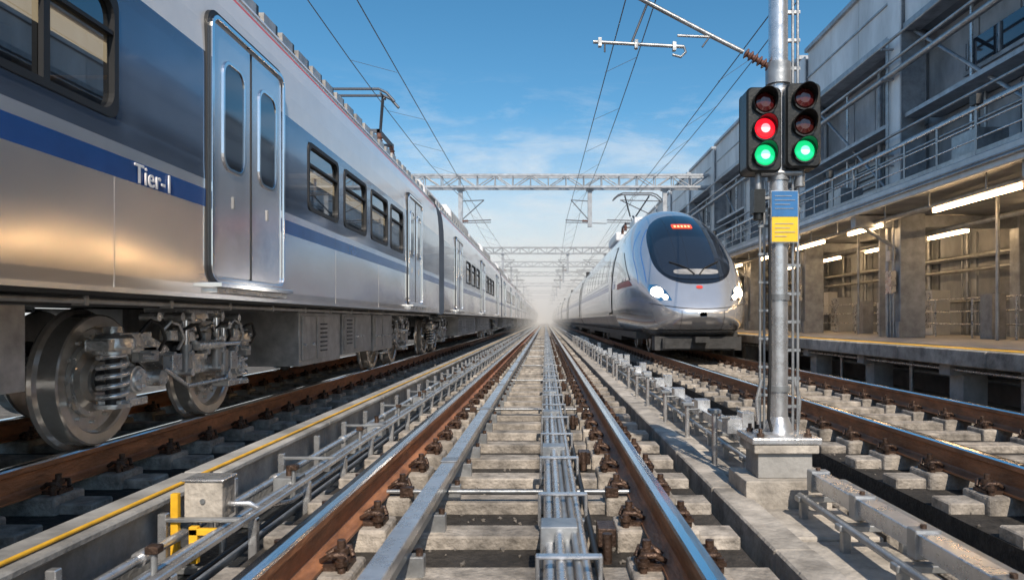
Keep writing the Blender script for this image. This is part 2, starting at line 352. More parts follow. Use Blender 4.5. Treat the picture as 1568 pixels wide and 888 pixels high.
# ---------------------------------------------------------------- commuter train
TX=-3.55
PR=[(1.40,.90),(1.447,.925),(1.45,1.0),(1.45,1.48),(1.452,1.59),(1.452,1.65),(1.45,1.76),(1.45,2.36),(1.448,2.44),(1.44,2.62),(1.42,2.84),(1.39,2.99),(1.372,3.025),(1.26,3.20),(1.12,3.30),(.75,3.44),(0,3.5)]
KS=['dark','steel','steel','blue','steel2','band','band','band','white','white','white','red','white','roof','roof','roof']
train=empty('commuter_train',(TX,10,1.5))
def car(idx,y0,y1,wins,doors,detail):
    m=MB()
    ops=[(a,b) for a,b in wins]
    brk=sorted(set([y0,y1]+[v for o in ops for v in o]+[y0+ (y1-y0)*i/8 for i in range(1,8)]))
    for sd in(1,-1):
        for i in range(len(PR)-1):
            (xa,za),(xb,zb)=PR[i],PR[i+1]
            for j in range(len(brk)-1):
                ya,yb=brk[j],brk[j+1]; mid=(ya+yb)/2
                if i==6 and idx<3 and any(a<mid<b for a,b in ops): continue
                X=lambda x:TX+sd*x
                m.add([(X(xa),ya,za),(X(xa),yb,za),(X(xb),yb,zb),(X(xb),ya,zb)],[(0,1,2,3)],KS[i],i>8)
    full=[(TX+x,z) for x,z in PR]+[(TX-x,z) for x,z in PR[::-1][1:]]
    for y in(y0,y1): m.add([(x,y,z) for x,z in full],[tuple(range(len(full)))],'band')
    m.add([(TX-1.40,y0,.90),(TX+1.40,y0,.90),(TX+1.40,y1,.90),(TX-1.40,y1,.90)],[(0,1,2,3)],'dark')
    m.obj('car_body_%d'%idx,train)
    w=MB(); gl=MB()
    for sd in(1,-1):
        xo=TX+sd*1.45
        for a,b in ops:
            ring(w,xo-sd*.03,xo+sd*.008,a+.03,b-.03,1.79,2.33,.035,.07,.09,'black')
            s2=-.02 if idx<3 else .003
            gl.add([(xo+sd*s2,a,1.76),(xo+sd*s2,b,1.76),(xo+sd*s2,b,2.36),(xo+sd*s2,a,2.36)],[(0,1,2,3)],'glass' if idx<3 else 'dglass')
            w.box(min(xo-sd*.018,xo+sd*.004),max(xo-sd*.018,xo+sd*.004),a+.03,b-.03,2.16,2.18,'black')
            if b-a>1.5:
                mm=b-.50; w.box(min(xo-sd*.018,xo+sd*.005),max(xo-sd*.018,xo+sd*.005),mm-.02,mm+.02,1.79,2.33,'black')
    w.obj('window_frames_%d'%idx,train); gl.obj('window_panes_%d'%idx,train)
    if idx<3:
        n=MB()
        n.box(TX-1.38,TX+1.38,y0+.1,y1-.1,1.0,1.04,'dark'); n.box(TX-1.3,TX+1.3,y0+.1,y1-.1,2.62,2.66,'interior')
        for x in(-.55,.55): n.box(TX+x-.09,TX+x+.09,y0+.4,y1-.4,2.585,2.615,'inlamp')
        n.box(TX-1.42,TX-1.40,y0+.1,y1-.1,1.04,1.74,'interior'); n.box(TX+1.40,TX+1.42,y0+.1,y1-.1,1.04,1.74,'interior')
        y=y0+.8
        while y<y1-.6:
            if not any(a-.2<y<b+.2 for a,b in doors):
                for x in(-1.0,1.0):
                    n.box(TX+x-.36,TX+x+.36,y-.05,y+.05,1.35,1.98,'seat'); n.box(TX+x-.36,TX+x+.36,y+.05,y+.45,1.35,1.47,'seat')
                    n.cyl((TX+x*.6,y,1.04),(TX+x*.6,y,2.6),.018,'yellow',8)
                    n.tube([(TX+x-.3,y+.0,1.98),(TX+x-.25,y,2.06),(TX+x+.25,y,2.06),(TX+x+.3,y,1.98)],.015,'yellow',6)
            y+=.9
        n.obj('interior_%d'%idx,train,.02 if idx==1 else 0,2)
    d=MB()
    for sd in(1,-1):
        xs=TX+sd*1.45
        def bx(a,b,*r):
            lo,hi=xs+sd*a,xs+sd*b
            d.box(min(lo,hi),max(lo,hi),*r)
        for a,b in doors:
            mid=(a+b)/2
            for p,q in((a+.03,mid-.008),(mid+.008,b-.03)):
                plate(d,xs-sd*.03,xs+sd*.012,p,q,1.06,2.66,.03,'steel2')
                ww=(q-p); wa,wb=p+ww*.26,q-ww*.22
                ring(d,xs+sd*.012,xs+sd*.022,wa,wb,1.78,2.46,.022,.10,.085,'chrome')
                plate(d,xs+sd*.012,xs+sd*.0145,wa,wb,1.78,2.46,.085,'dglass')
                bx(.012,.02,(p+q)/2-.012,(p+q)/2+.012,1.52,1.60,'grey')
            bx(-.02,.018,mid-.006,mid+.006,1.06,2.66,'black')
            ring(d,xs-sd*.02,xs+sd*.03,a+.01,b-.01,1.05,2.68,.030,.10,.06,'chrome')
            ring(d,xs-sd*.02,xs+sd*.010,a-.02,b+.02,1.02,2.71,.03,.13,.10,'black')
            bx(-.03,.09,a-.03,b+.03,.985,1.015,'chrome'); bx(-.03,.05,a,b,.95,.985,'cast')
    d.obj('doors_%d'%idx,train,.006 if idx<3 else 0,2)
    t=MB(); y=y0+1.2
    while y<y1-.5:
        if not any(a-.1<y<b+.1 for a,b in doors):
            t.box(TX+1.445,TX+1.4515,y-.0015,y+.0015,.93,1.475,'grey')
        y+=1.85
    for sd in(1,-1):
        x=TX+sd*1.442
        t.box(min(x,x+sd*.018),max(x,x+sd*.018),y0+.02,y1-.02,.915,.94,'steel2')
        t.tube([(TX+sd*1.355,y0+.05,3.075),(TX+sd*1.355,y1-.05,3.075)],.010,'roof',6)
    y=y0+.6
    while y<y1-.4:
        if detail: 
            t.box(TX+1.10,TX+1.20,y,y+.26,3.25,3.345,'grey'); t.box(TX+1.08,TX+1.18,y+.3,y+.36,3.25,3.37,'dark')
        y+=.42
    t.obj('trim_%d'%idx,train)
def bogie(idx,yc,detail,wb=.74):
    m=MB()
    for sd in(1,-1):
        for yy in(yc-wb,yc+wb):
            wx=TX+sd*.7175
            m.lathe((wx,yy,.41),(sd,0,0),[(-.10,0),(-.10,.435),(-.085,.445),(-.065,.435),(-.05,.412),(.05,.405),(.058,.395),(.055,.335),(.045,.325),(.0,.315),(-.01,.21),(.02,.14),(.06,.13),(.068,.11),(.068,0)],'wheel',48 if detail else 20)
            if detail:
                m.lathe((wx,yy,.41),(sd,0,0),[(-.005,.235),(.02,.23),(.02,.20),(-.005,.195)],'cast',32)
                for a in range(12):
                    t=2*math.pi*a/12; m.cyl((wx-sd*.005,yy+.265*math.cos(t),.41+.265*math.sin(t)),(wx+sd*.022,yy+.265*math.cos(t),.41+.265*math.sin(t)),.014,'cast',6)
            ax=TX+sd*.99
            m.lathe((ax-sd*.10,yy,.41),(sd,0,0),[(0,.10),(.02,.105),(.06,.105),(.07,.085),(.12,.085),(.125,.075),(.14,.07),(.14,.03),(.155,.028),(.155,0)],'cast',20)
            if detail:
                for a in range(6):
                    t=2*math.pi*a/6; m.cyl((ax+.02*sd,yy+.052*math.cos(t),.41+.052*math.sin(t)),(ax+.055*sd,yy+.052*math.cos(t),.41+.052*math.sin(t)),.011,'spring',6)
            s2=-1 if yy<yc else 1
            xs=TX+sd*.93
            ys=yy+s2*.13 if detail else yy
            m.cyl((xs,ys,.25),(xs,ys,.275),.10,'cast',20); m.cyl((xs,ys,.575),(xs,ys,.60),.105,'cast',20)
            m.coil((xs,ys,.275),.076,.0175,.30,5 if detail else 3,'spring',8 if detail else 5)
            m.cyl((xs,ys,.27),(xs,ys,.57),.04,'dark',12)
            m.lathe((xs,ys,.60),(0,0,1),[(0,.12),(.015,.125),(.07,.12),(.09,.10),(.10,.06),(.14,.055),(.14,0)],'cast',20)
            m.cbox((xs,ys-s2*.12,.66),(.16,.34,.09),'cast'); m.cbox((xs+sd*.03,yy-s2*.16,.56),(.08,.16,.10),'cast')
            m.cbox((xs+sd*.0,yy-s2*.16,.40),(.08,.26,.09),'cast'); m.cyl((xs-sd*.06,yy-s2*.28,.40),(xs+sd*.09,yy-s2*.28,.40),.055,'cast',14)
            m.cbox((xs-sd*.01,yy,.27),(.14,.3,.05),'cast'); m.cbox((xs-sd*.01,yy,.33),(.10,.12,.10),'cast')
        xs=TX+sd*.93
        sp=[(-1.02,.66),(-.62,.68),(-.38,.60),(-.26,.50),(.26,.50),(.38,.60),(.62,.68),(1.02,.66),(1.02,.60),(.66,.58),(.46,.50),(.30,.40),(-.30,.40),(-.46,.50),(-.66,.58),(-1.02,.60)]
        vs=[(xs-.07,yc+a,b) for a,b in sp]+[(xs+.07,yc+a,b) for a,b in sp]; n=len(sp)
        m.add(vs,[tuple(range(n)),tuple(range(n,2*n))[::-1]]+[(i,(i+1)%n,n+(i+1)%n,n+i) for i in range(n)],'cast')
        m.cyl((xs,yc,.50),(xs,yc,.54),.15,'cast',20); m.coil((xs,yc,.54),.105,.02,.25,4.2,'spring',8 if detail else 5); m.cyl((xs,yc,.54),(xs,yc,.79),.06,'dark',12)
        m.cyl((xs,yc,.79),(xs,yc,.84),.16,'cast',20); m.cbox((xs,yc,.85),(.32,.5,.04),'cast')
        if detail:
            xo=xs+sd*.12
            for dy,z0,z1 in((-.22,.42,.80),(.24,.42,.82),(.36,.36,.74)):
                m.cyl((xo,yc+dy,z0),(xo,yc+dy,(z0+z1)/2),.036,'grey',12); m.cyl((xo,yc+dy,(z0+z1)/2),(xo,yc+dy,z1),.022,'chrome',12)
                m.cyl((xo-.05,yc+dy,z0),(xo+.05,yc+dy,z0),.03,'cast',10); m.cyl((xo-.05,yc+dy,z1),(xo+.05,yc+dy,z1),.03,'cast',10)
            m.cyl((xo+.03*sd,yc-.15,.60),(xo+.03*sd,yc+.25,.60),.035,'cast',12); m.cyl((xo+.03*sd,yc+.25,.60),(xo+.03*sd,yc+.55,.60),.02,'chrome',12)
            for k in range(7):
                y=yc-.75+k*.24; r=random.uniform
                m.tube([(xo-.02,y,.70),(xo+.03,y+.03,.74+r(-.03,.05)),(xo+.04,y+.12,.75),(xo+.03,y+.2,.66),(xo-.02,y+.22,.58)],.012,'galv' if k%2 else 'black',8)
                m.cbox((xo-.02,y+.1,.62+r(-.1,.12)),(.08,.09,.07),'cast' if k%3 else 'grey')
                m.cyl((xo-.02,y+.05,.55),(xo+.05,y+.05,.55),.022,'spring',8)
            m.cbox((xo+.01,yc-.42,.50),(.07,.12,.11),'galv'); m.cbox((xo+.01,yc+.46,.47),(.07,.12,.14),'galv')
            m.tube([(xo,yc-.5,.46),(xo+.05,yc-.45,.40),(xo+.05,yc-.3,.33),(xo+.04,yc+.3,.33),(xo,yc+.5,.45)],.015,'galv',8)
            for k in range(5): m.cyl((xo-.1,yc-.6+.3*k,.80),(xo+.02,yc-.6+.3*k,.80),.03,'cast',10)
    for yy in(yc-wb,yc+wb): m.cyl((TX-.9,yy,.41),(TX+.9,yy,.41),.08,'dark',12)
    m.box(TX-.9,TX+.9,yc-.2,yc+.2,.40,.62,'dark'); m.box(TX-.5,TX+.5,yc-.7,yc+.7,.35,.55,'dark')
    m.obj('bogie_%d'%idx,train,.008 if detail and yc<15 else 0,2)
def underfloor(idx,y0,y1,segs):
    m=MB()
    for a,b,z in segs:
        for sd in(1,-1):
            xo=TX+sd*1.22; x1=TX+sd*.45
            m.box(min(xo,x1),max(xo,x1),a,b,z,.885,'grey')
            f=xo+sd*.012
            k=a+.06
            while k+.42<b:
                m.box(min(xo,f),max(xo,f),k,k+.38,z+.05,.82,'grey')
                if random.random()<.45:
                    for q in range(7): m.box(min(f,f+sd*.01),max(f,f+sd*.01),k+.08,k+.30,z+.12+q*.045,z+.135+q*.045,'dark')
                else:
                    m.cyl((f,k+.06,z+.2),(f+sd*.02,k+.06,z+.2),.015,'cast',8); m.cyl((f,k+.32,z+.2),(f+sd*.02,k+.32,z+.2),.015,'cast',8)
                k+=.46
    for sd in(1,-1):
        m.cyl((TX+sd*1.3,y0+.3,.875),(TX+sd*1.3,y1-.3,.875),.016,'grey',8); m.cyl((TX+sd*1.24,y0+.3,.86),(TX+sd*1.24,y1-.3,.86),.012,'black',8)
        y=y0+.5
        while y<y1: m.cbox((TX+sd*1.27,y,.875),(.1,.03,.05),'grey'); y+=.8
    m.obj('underfloor_%d'%idx,train,.01 if idx<3 else 0,2)
car(1,-5.1,14.2,[(-4.5,-2.5),(1.5,3.52),(6.36,7.28),(7.5,8.42),(8.66,9.56),(9.76,10.6)],[(-1.2,.1),(4.49,5.70),(10.95,12.15)],True)
bogie(1,5.22,True); bogie(2,12.3,True)
underfloor(1,-5,14.2,[(-3.5,3.22,.46),(6.8,8.15,.34),(8.25,9.6,.38),(9.75,10.9,.36)])
yy=14.9; k=2
while yy<200:
    y1=yy+19.3
    W=[(yy+a,yy+a+1.1) for a in(4.2,5.6,7.0,10.6,12.0,13.4)]
    car(k,yy,y1,W,[(yy+1.9,yy+3.2),(yy+8.6,yy+9.9),(yy+16,yy+17.3)],k<4)
    bogie(2*k,yy+2.3,k<3); bogie(2*k+1,y1-2.3,False)
    underfloor(k,yy,y1,[(yy+4.2,yy+9,.36),(yy+9.3,yy+15,.4)])
    m=MB(); m.box(TX-1.2,TX+1.2,yy-.68,yy+.02,.95,3.2,'black')
    for q in range(5): m.box(TX-1.28,TX+1.28,yy-.62+q*.12,yy-.56+q*.12,.92,3.26,'dark')
    for a,b,h in((.4,3.2,3.78),(4.6,8.8,3.92),(9.4,13.2,3.82),(14.5,18.6,3.92)):
        pf_=[(TX-1.0,3.3),(TX+1.0,3.3),(TX+.98,h-.16),(TX+.86,h),(TX-.86,h),(TX-.98,h-.16)]
        m.prism(pf_,yy+a,yy+b,'roof')
        for q in range(int((b-a)/.35)): m.box(TX+.97,TX+1.005,yy+a+.1+q*.35,yy+a+.34+q*.35,3.44,h-.2,'grey')
    m.obj('gangway_%d'%k,train)
    yy+=20; k+=1
m=MB()
for a,b,h in((8.2,9.5,3.62),(12.3,14.0,3.7)):
    m.box(TX-.9,TX+.85,a,b,3.36,h,'roof')
for q in range(14): m.cyl((TX+.95,9.6+q*.32,3.38),(TX+.95,9.6+q*.32,3.38+.13),.035,'insul',8)
m.cyl((TX+.95,9.5,3.52),(TX+.95,14,3.52),.02,'galvd',8)
m.obj('roof_equipment',train,.02,2)
def pantograph(par,x,y,zb,zt,hw=.75):
    m=MB()
    m.box(x-.45,x+.45,y-.5,y-.44,zb+.1,zb+.15,'wire'); m.box(x-.45,x+.45,y+.44,y+.5,zb+.1,zb+.15,'wire')
    for a in(-.42,.42):
        m.box(x+a-.025,x+a+.025,y-.5,y+.5,zb+.1,zb+.15,'wire')
        for b in(-.45,.45): m.lathe((x+a,y+b,zb-.1),(0,0,1),[(0,.04),(.03,.06),(.05,.04),(.08,.06),(.10,.04),(.13,.06),(.15,.04),(.2,.04)],'insul',10)
    zm=(zb+zt)/2; yk=y+1.0
    m.cyl((x,y-.35,zb+.15),(x,yk,zm),.045,'wire',8,.035)
    for a in(-.4,.4): m.cyl((x+a*.25,yk,zm),(x+a,y-.1,zt-.08),.025,'wire',8)
    m.cyl((x-.1,y+.05,zb+.15),(x-.06,yk+.05,zm-.06),.015,'wire',6)
    for b in(-.17,.17):
        m.tube([(x-hw,y-.1+b,zt-.2),(x-hw*.8,y-.1+b,zt-.06),(x-hw*.6,y-.1+b,zt),(x+hw*.6,y-.1+b,zt),(x+hw*.8,y-.1+b,zt-.06),(x+hw,y-.1+b,zt-.2)],.022,'wire',8)
    for a in(-.4,.4): m.cyl((x+a,y-.27,zt-.06),(x+a,y+.07,zt-.06),.018,'wire',6)
    m.obj('pantograph',par)
pantograph(train,-3.0,11.6,3.58,4.42,.62)
c=bpy.data.curves.new('lettering','FONT'); c.body='Tier-1'; c.size=.142; c.extrude=.0015; c.space_character=1.04
for q,(dy,dz) in enumerate(((0,0),(.006,0),(.003,.002))):
    o=bpy.data.objects.new('lettering_%d'%q,c); S.collection.objects.link(o)
    o.rotation_euler=(R(90),0,R(90)); o.location=(TX+1.458+.0007*q,3.655+dy,1.483+dz); o.parent=train; o.matrix_parent_inverse=Matrix.Translation(-Vector(train.location))
c.materials.append(M['text'])

# ---------------------------------------------------------------- high speed train
HX=3.35; Y0=15.2; L=5.0
ht=empty('high_speed_train',(HX,18,1.5))
def par(y):
    t=max(0,min(1,(y-Y0)/L)); u=1-t
    w=1.4*(1-u**3)**.3 if t>0 else 0
    zt=.95+2.85*(1-u**1.8)**.85 if t>0 else .95
    zb=.35+.5*u**12; zm=.9+.5*(1-u**4)
    return w,zt,zb,zm
NT,NB=2.4,3.6
def sect(y,n=48):
    w,zt,zb,zm=par(y); pts=[]
    for i in range(2*n):
        a=math.pi*i/n; c,s_=math.cos(a),math.sin(a); e=NT if s_>=0 else NB
        x=w*math.copysign(abs(c)**(2/e),c); z=zm+(zt-zm if s_>=0 else zm-zb)*math.copysign(abs(s_)**(2/e),s_)
        pts.append((HX+x,y,z))
    return pts
def front(x,z):
    lo,hi=Y0,Y0+L
    def ins(y):
        w,zt,zb,zm=par(y)
        if w<=1e-6: return False
        h,e=(zt-zm,NT) if z>zm else (zm-zb,NB)
        return (abs(x)/w)**e+(abs(z-zm)/max(h,1e-6))**e<1
    if not ins(hi): return hi
    for _ in range(30):
        mid=(lo+hi)/2
        if ins(mid): hi=mid
        else: lo=mid
    return hi
def sidex(z):
    w,zt,zb,zm=par(Y0+L); h,e=(zt-zm,NT) if z>zm else (zm-zb,NB)
    return w*max(0,1-(abs(z-zm)/h)**e)**(1/e)
m=MB(); rings=[]
ys=[Y0+L*(i/70)**2.2 for i in range(71)]; ys[0]=Y0+1e-4
for y in ys: rings.append(sect(y))
n=len(rings[0]); vs=[p for r in rings for p in r]; fs=[]
for i in range(len(rings)-1):
    for j in range(n): fs.append((i*n+j,i*n+(j+1)%n,(i+1)*n+(j+1)%n,(i+1)*n+j))
fs.append(tuple(range(n)))
m.add(vs,fs,'hsr',True); m.obj('nose',ht)
def patch(mb,outline,ctr,off,k,rings=12):
    n=len(outline); vs=[(HX+ctr[0],front(*ctr)-off,ctr[1])]; fs=[]
    for r in range(1,rings+1):
        f=r/rings
        for (x,z) in outline:
            xx=ctr[0]+(x-ctr[0])*f; zz=ctr[1]+(z-ctr[1])*f; vs.append((HX+xx,front(xx,zz)-off,zz))
    for j in range(n): fs.append((0,1+j,1+(j+1)%n))
    for r in range(rings-1):
        for j in range(n):
            a=1+r*n; b=a+n; fs.append((a+j,b+j,b+(j+1)%n,a+(j+1)%n))
    mb.add(vs,fs,k,True)
def sup(cx,cz,hx,ht_,hb,e=3,n=56,taper=0):
    o=[]
    for i in range(n):
        a=2*math.pi*i/n; c,s_=math.cos(a),math.sin(a)
        z=(ht_ if s_>0 else hb)*math.copysign(abs(s_)**(2/e),s_); x=hx*math.copysign(abs(c)**(2/e),c)
        x*=1+taper*(z/max(ht_,hb)); o.append((cx+x,cz+z))
    return o
m=MB()
patch(m,sup(0,2.35,.90,1.12,.78,2.6,taper=.0),(0,2.3),.012,'blackg',20)
m.obj('cab_mask',ht)
m=MB(); patch(m,sup(0,2.22,.80,.56,.54,3.4,taper=.04),(0,2.26),.03,'dglass',14)
patch(m,sup(0,1.86,.50,.06,.07,3.4,32),(0,1.86),.038,'grey',4)
m.obj('windscreen',ht)
m=MB(); patch(m,sup(0,3.08,.25,.07,.07,8,32),(0,3.08),.035,'led',4)
for i in range(5): patch(m,sup(-.17+i*.085,3.08,.026,.03,.03,6,12),(-.17+i*.085,3.08),.045,'ledt',2)
m.obj('destination_display',ht)
m=MB()
for sd in(-1,1):
    hl=[(sd*.62,1.20),(sd*.86,1.20),(sd*1.0,1.30),(sd*1.06,1.46),(sd*1.02,1.58),(sd*.88,1.56),(sd*.72,1.42)]
    patch(m,hl,(sd*.88,1.38),.014,'chrome',6)
    patch(m,sup(sd*.90,1.40,.12,.12,.12,2,20),(sd*.90,1.40),.028,'head',3)
    patch(m,sup(sd*.76,1.29,.06,.05,.05,2,16),(sd*.76,1.29),.028,'head',2)
m.obj('headlights',ht)
m=MB()
def band(zs,xf,wd,k,off=.01):
    vs=[];fs=[]
    for z in zs:
        x=xf(z)
        for q in(-.5,.5):
            xx=x+wd*q; vs.append((HX+xx,front(xx,z)-off,z))
    for i in range(len(zs)-1): fs.append((2*i,2*i+1,2*i+3,2*i+2))
    m.add(vs,fs,k,True)
zs=[1.62+i*.05 for i in range(30)]
for sd in(-1,1):
    band(zs,lambda z:sd*(1.13-.30*max(0,(z-2.2)/.9)**2),.14,'hsrblue')
def hband(xs,z,h,k,off=.012):
    vs=[];fs=[]
    for x in xs:
        for q in(-.5,.5): zz=z(x)+h*q; vs.append((HX+x,front(x,zz)-off,zz))
    for i in range(len(xs)-1): fs.append((2*i,2*i+1,2*i+3,2*i+2))
    m.add(vs,fs,k,True)
xs=[-1.05+i*.05 for i in range(43)]
hband(xs,lambda x:1.02+.12*x*x,.014,'dark'); hband(xs,lambda x:.56,.016,'dark')
for x0 in(-.45,.45): band([.58+i*.04 for i in range(11)],lambda z:x0,.010,'dark',.012)
patch(m,sup(0,1.50,.07,.035,.035,3,16),(0,1.5),.016,'red',2)
m.obj('livery',ht)
m=MB()
for sd in(-1,1):
    p=[(sd*.06,1.80),(sd*.18,1.93),(sd*.36,2.02),(sd*.55,2.1)]
    m.tube([(HX+x,front(x,z)-.06,z) for x,z in p],.015,'black',6)
m.obj('wipers',ht)
m=MB(); d=MB()
def bodyseg(y0,y1):
    p=sect(Y0+L,40); n=len(p)
    vs=[(a,y0,c) for a,b,c in p]+[(a,y1,c) for a,b,c in p]
    m.add(vs,[(j,(j+1)%n,n+(j+1)%n,n+j) for j in range(n)],'hsr',True); m.add(vs,[tuple(range(n)),tuple(range(n,2*n))],'black')
def strip(y0,y1,z0,z1,off,k,n=6,sds=(-1,1)):
    for sd in sds:
        vs=[]
        for i in range(n+1):
            z=z0+(z1-z0)*i/n; x=HX+sd*(sidex(z)+off); vs+=[(x,y0,z),(x,y1,z)]
        d.add(vs,[(2*i,2*i+1,2*i+3,2*i+2) for i in range(n)],k,True)
ya=Y0+L; yb=ya+19; first=True
while ya<190:
    bodyseg(ya,yb)
    a=ya+(3.2 if first else 2.6)
    strip(ya+(2.6 if first else .3),yb-.3,1.98,2.72,.004,'band')
    y=a
    while y+1.5<yb-2.6: strip(y,y+1.45,2.02,2.68,.008,'dglass'); y+=1.75
    strip(ya,yb,1.66,1.80,.006,'hsrblue'); strip(ya,yb,1.84,1.87,.006,'hsrblue')
    strip(ya,yb,.36,.9,.004,'grey')
    for yd in((ya+.9,) if first else (ya+1.2,yb-1.9)):
        strip(yd-.06,yd+.90,.95,2.92,.012,'black'); strip(yd,yd+.84,1.0,2.88,.02,'steel2'); strip(yd+.2,yd+.64,2.0,2.6,.026,'dglass')
    m.box(HX-1.1,HX+1.1,yb,yb+.5,.6,3.4,'black')
    ya=yb+.5; yb=ya+23; first=False
m.obj('coach_bodies',ht); d.obj('coach_side_details',ht)
d=MB()
for sd in(-1,1):
    def sp(y,z,off):
        w,zt,zb,zm=par(y); h,e=(zt-zm,NT) if z>zm else (zm-zb,NB)
        q=1-(abs(z-zm)/h)**e
        return (HX+sd*(w*max(0,q)**(1/e)+off),y,z)
    for (k,poly,off) in(('red',[(17.1,1.60),(19.5,1.60),(19.5,1.74),(17.5,1.74)],.010),('dglass',[(17.4,1.75),(19.5,1.75),(19.5,2.62),(18.95,2.55)],.012)):
        N=8; vs=[]
        A,B,C,D=[Vector(p) for p in poly]
        for i in range(N+1):
            for j in range(N+1):
                u,v=i/N,j/N; p=A*(1-u)*(1-v)+B*u*(1-v)+C*u*v+D*(1-u)*v; vs.append(sp(p.x,p.y,off))
        d.add(vs,[(i*(N+1)+j,(i+1)*(N+1)+j,(i+1)*(N+1)+j+1,i*(N+1)+j+1) for i in range(N) for j in range(N)],k,True)
d.obj('cab_side_windows',ht)
m=MB()
m.box(HX-.95,HX+.95,15.75,16.2,.12,.42,'dark'); m.box(HX-.8,HX+.8,15.6,15.8,.16,.38,'dark'); m.box(HX-.15,HX+.15,15.3,15.7,.3,.42,'dark')
y=18.0
while y<190:
    for yy in(y,y+2.4):
        for sd in(-1,1):
            m.lathe((HX+sd*.7175,yy,.41),(sd,0,0),[(-.08,0),(-.08,.43),(-.05,.41),(.05,.405),(.05,.33),(0,.3),(.03,.1),(.07,0)],'wheel',20)
            m.cyl((HX+sd*.8,yy,.41),(HX+sd*1.02,yy,.41),.11,'grey',12)
            if y<60: m.coil((HX+sd*.95,yy,.42),.08,.02,.2,3,'spring',5)
    for sd in(-1,1): m.box(HX+sd*.95-.06,HX+sd*.95+.06,y-.5,y+2.9,.5,.62,'dark')
    m.box(HX-1.1,HX+1.1,y+3.2,y+7,.2,.5,'dark')
    y+=11.5
m.box(HX-1.2,HX+1.2,17,190,.34,.5,'dark')
m.obj('running_gear',ht)
m=MB(); m.box(HX-.8,HX+.8,26,29,3.65,3.96,'roof'); m.box(HX-.7,HX+.7,21.4,22.6,3.6,3.85,'roof'); m.obj('roof_gear',ht,.05,2)
pantograph(ht,3.05,24,3.8,4.97,.8)

# ---------------------------------------------------------------- railway signal
PX,PY=1.41,4.35
sg=empty('railway_signal',(PX,PY,0)); m=MB()
m.cyl((PX,PY,-.02),(PX,PY,3.4),.057,'galv',24); 
for z in(.35,.9,1.42,1.62,2.28): m.cyl((PX,PY,z),(PX,PY,z+.035),.066,'galvd',24)
m.lathe((PX,PY,.0),(0,0,1),[(.09,.15),(.105,.15),(.11,.09),(.16,.075),(.2,.06)],'galv',24)
m.obj('pole',sg)
m=MB()
m.box(PX-.205,PX+.205,PY-.17,PY+.17,.055,.092,'galv'); m.box(PX-.16,PX+.16,PY-.13,PY+.13,-.15,.0,'concg'); m.box(PX-.19,PX+.19,PY-.16,PY+.16,-.0,.053,'conc')
m.box(PX-.25,PX+.25,PY-.2,PY+.2,-.437,-.15,'conc')
for a in(-.14,.14):
    for b in(-.11,.11): m.cyl((PX+a,PY+b,.09),(PX+a,PY+b,.14),.014,'rustd',6); m.cyl((PX+a,PY+b,.092),(PX+a,PY+b,.112),.024,'rustd',6)
m.obj('base',sg,.01,2)
m=MB()
for dx in(.085,.115): m.cyl((PX+dx,PY-.01,.1),(PX+dx,PY-.01,3.4),.009,'galvd',8)
for dx in(-.085,-.11): m.cyl((PX+dx,PY,.1),(PX+dx,PY,1.62),.008,'galvd',8)
z=.25
while z<3.3:
    m.box(PX-.0,PX+.13,PY-.012,PY+.012,z,z+.018,'galvd')
    if z<1.6: m.box(PX-.12,PX,PY-.012,PY+.012,z+.07,z+.085,'galvd')
    z+=.17
for sd in(-1,1): m.tube([(PX+sd*.10,PY,.42),(PX+sd*.13,PY,.3),(PX+sd*.12,PY,.15)],.012,'galv',8)
m.tube([(PX-.05,PY-.05,.1),(PX-.09,PY-.1,.2),(PX-.075,PY-.08,.5),(PX-.07,PY-.06,1.4)],.01,'black',6)
m.box(PX-.165,PX-.10,PY-.07,PY+.02,1.42,1.56,'housing'); m.cyl((PX-.13,PY-.03,1.56),(PX-.13,PY-.03,1.68),.02,'galvd',8); m.cyl((PX-.13,PY-.03,1.38),(PX-.13,PY-.03,1.42),.03,'housing',10)
m.cyl((PX+.12,PY-.03,1.58),(PX+.12,PY-.03,1.70),.03,'galvd',8)
m.obj('ladder_and_conduits',sg)
m=MB()
for z in(1.72,2.12): m.box(PX-.16,PX+.16,PY-.045,PY-.015,z,z+.035,'galvd')
m.cyl((PX-.12,PY-.05,1.66),(PX+.12,PY-.05,1.66),.02,'galvd',8); m.cyl((PX,PY,2.2),(PX,PY,2.33),.075,'galvd',16)
m.obj('mounting_bracket',sg,.004,1)
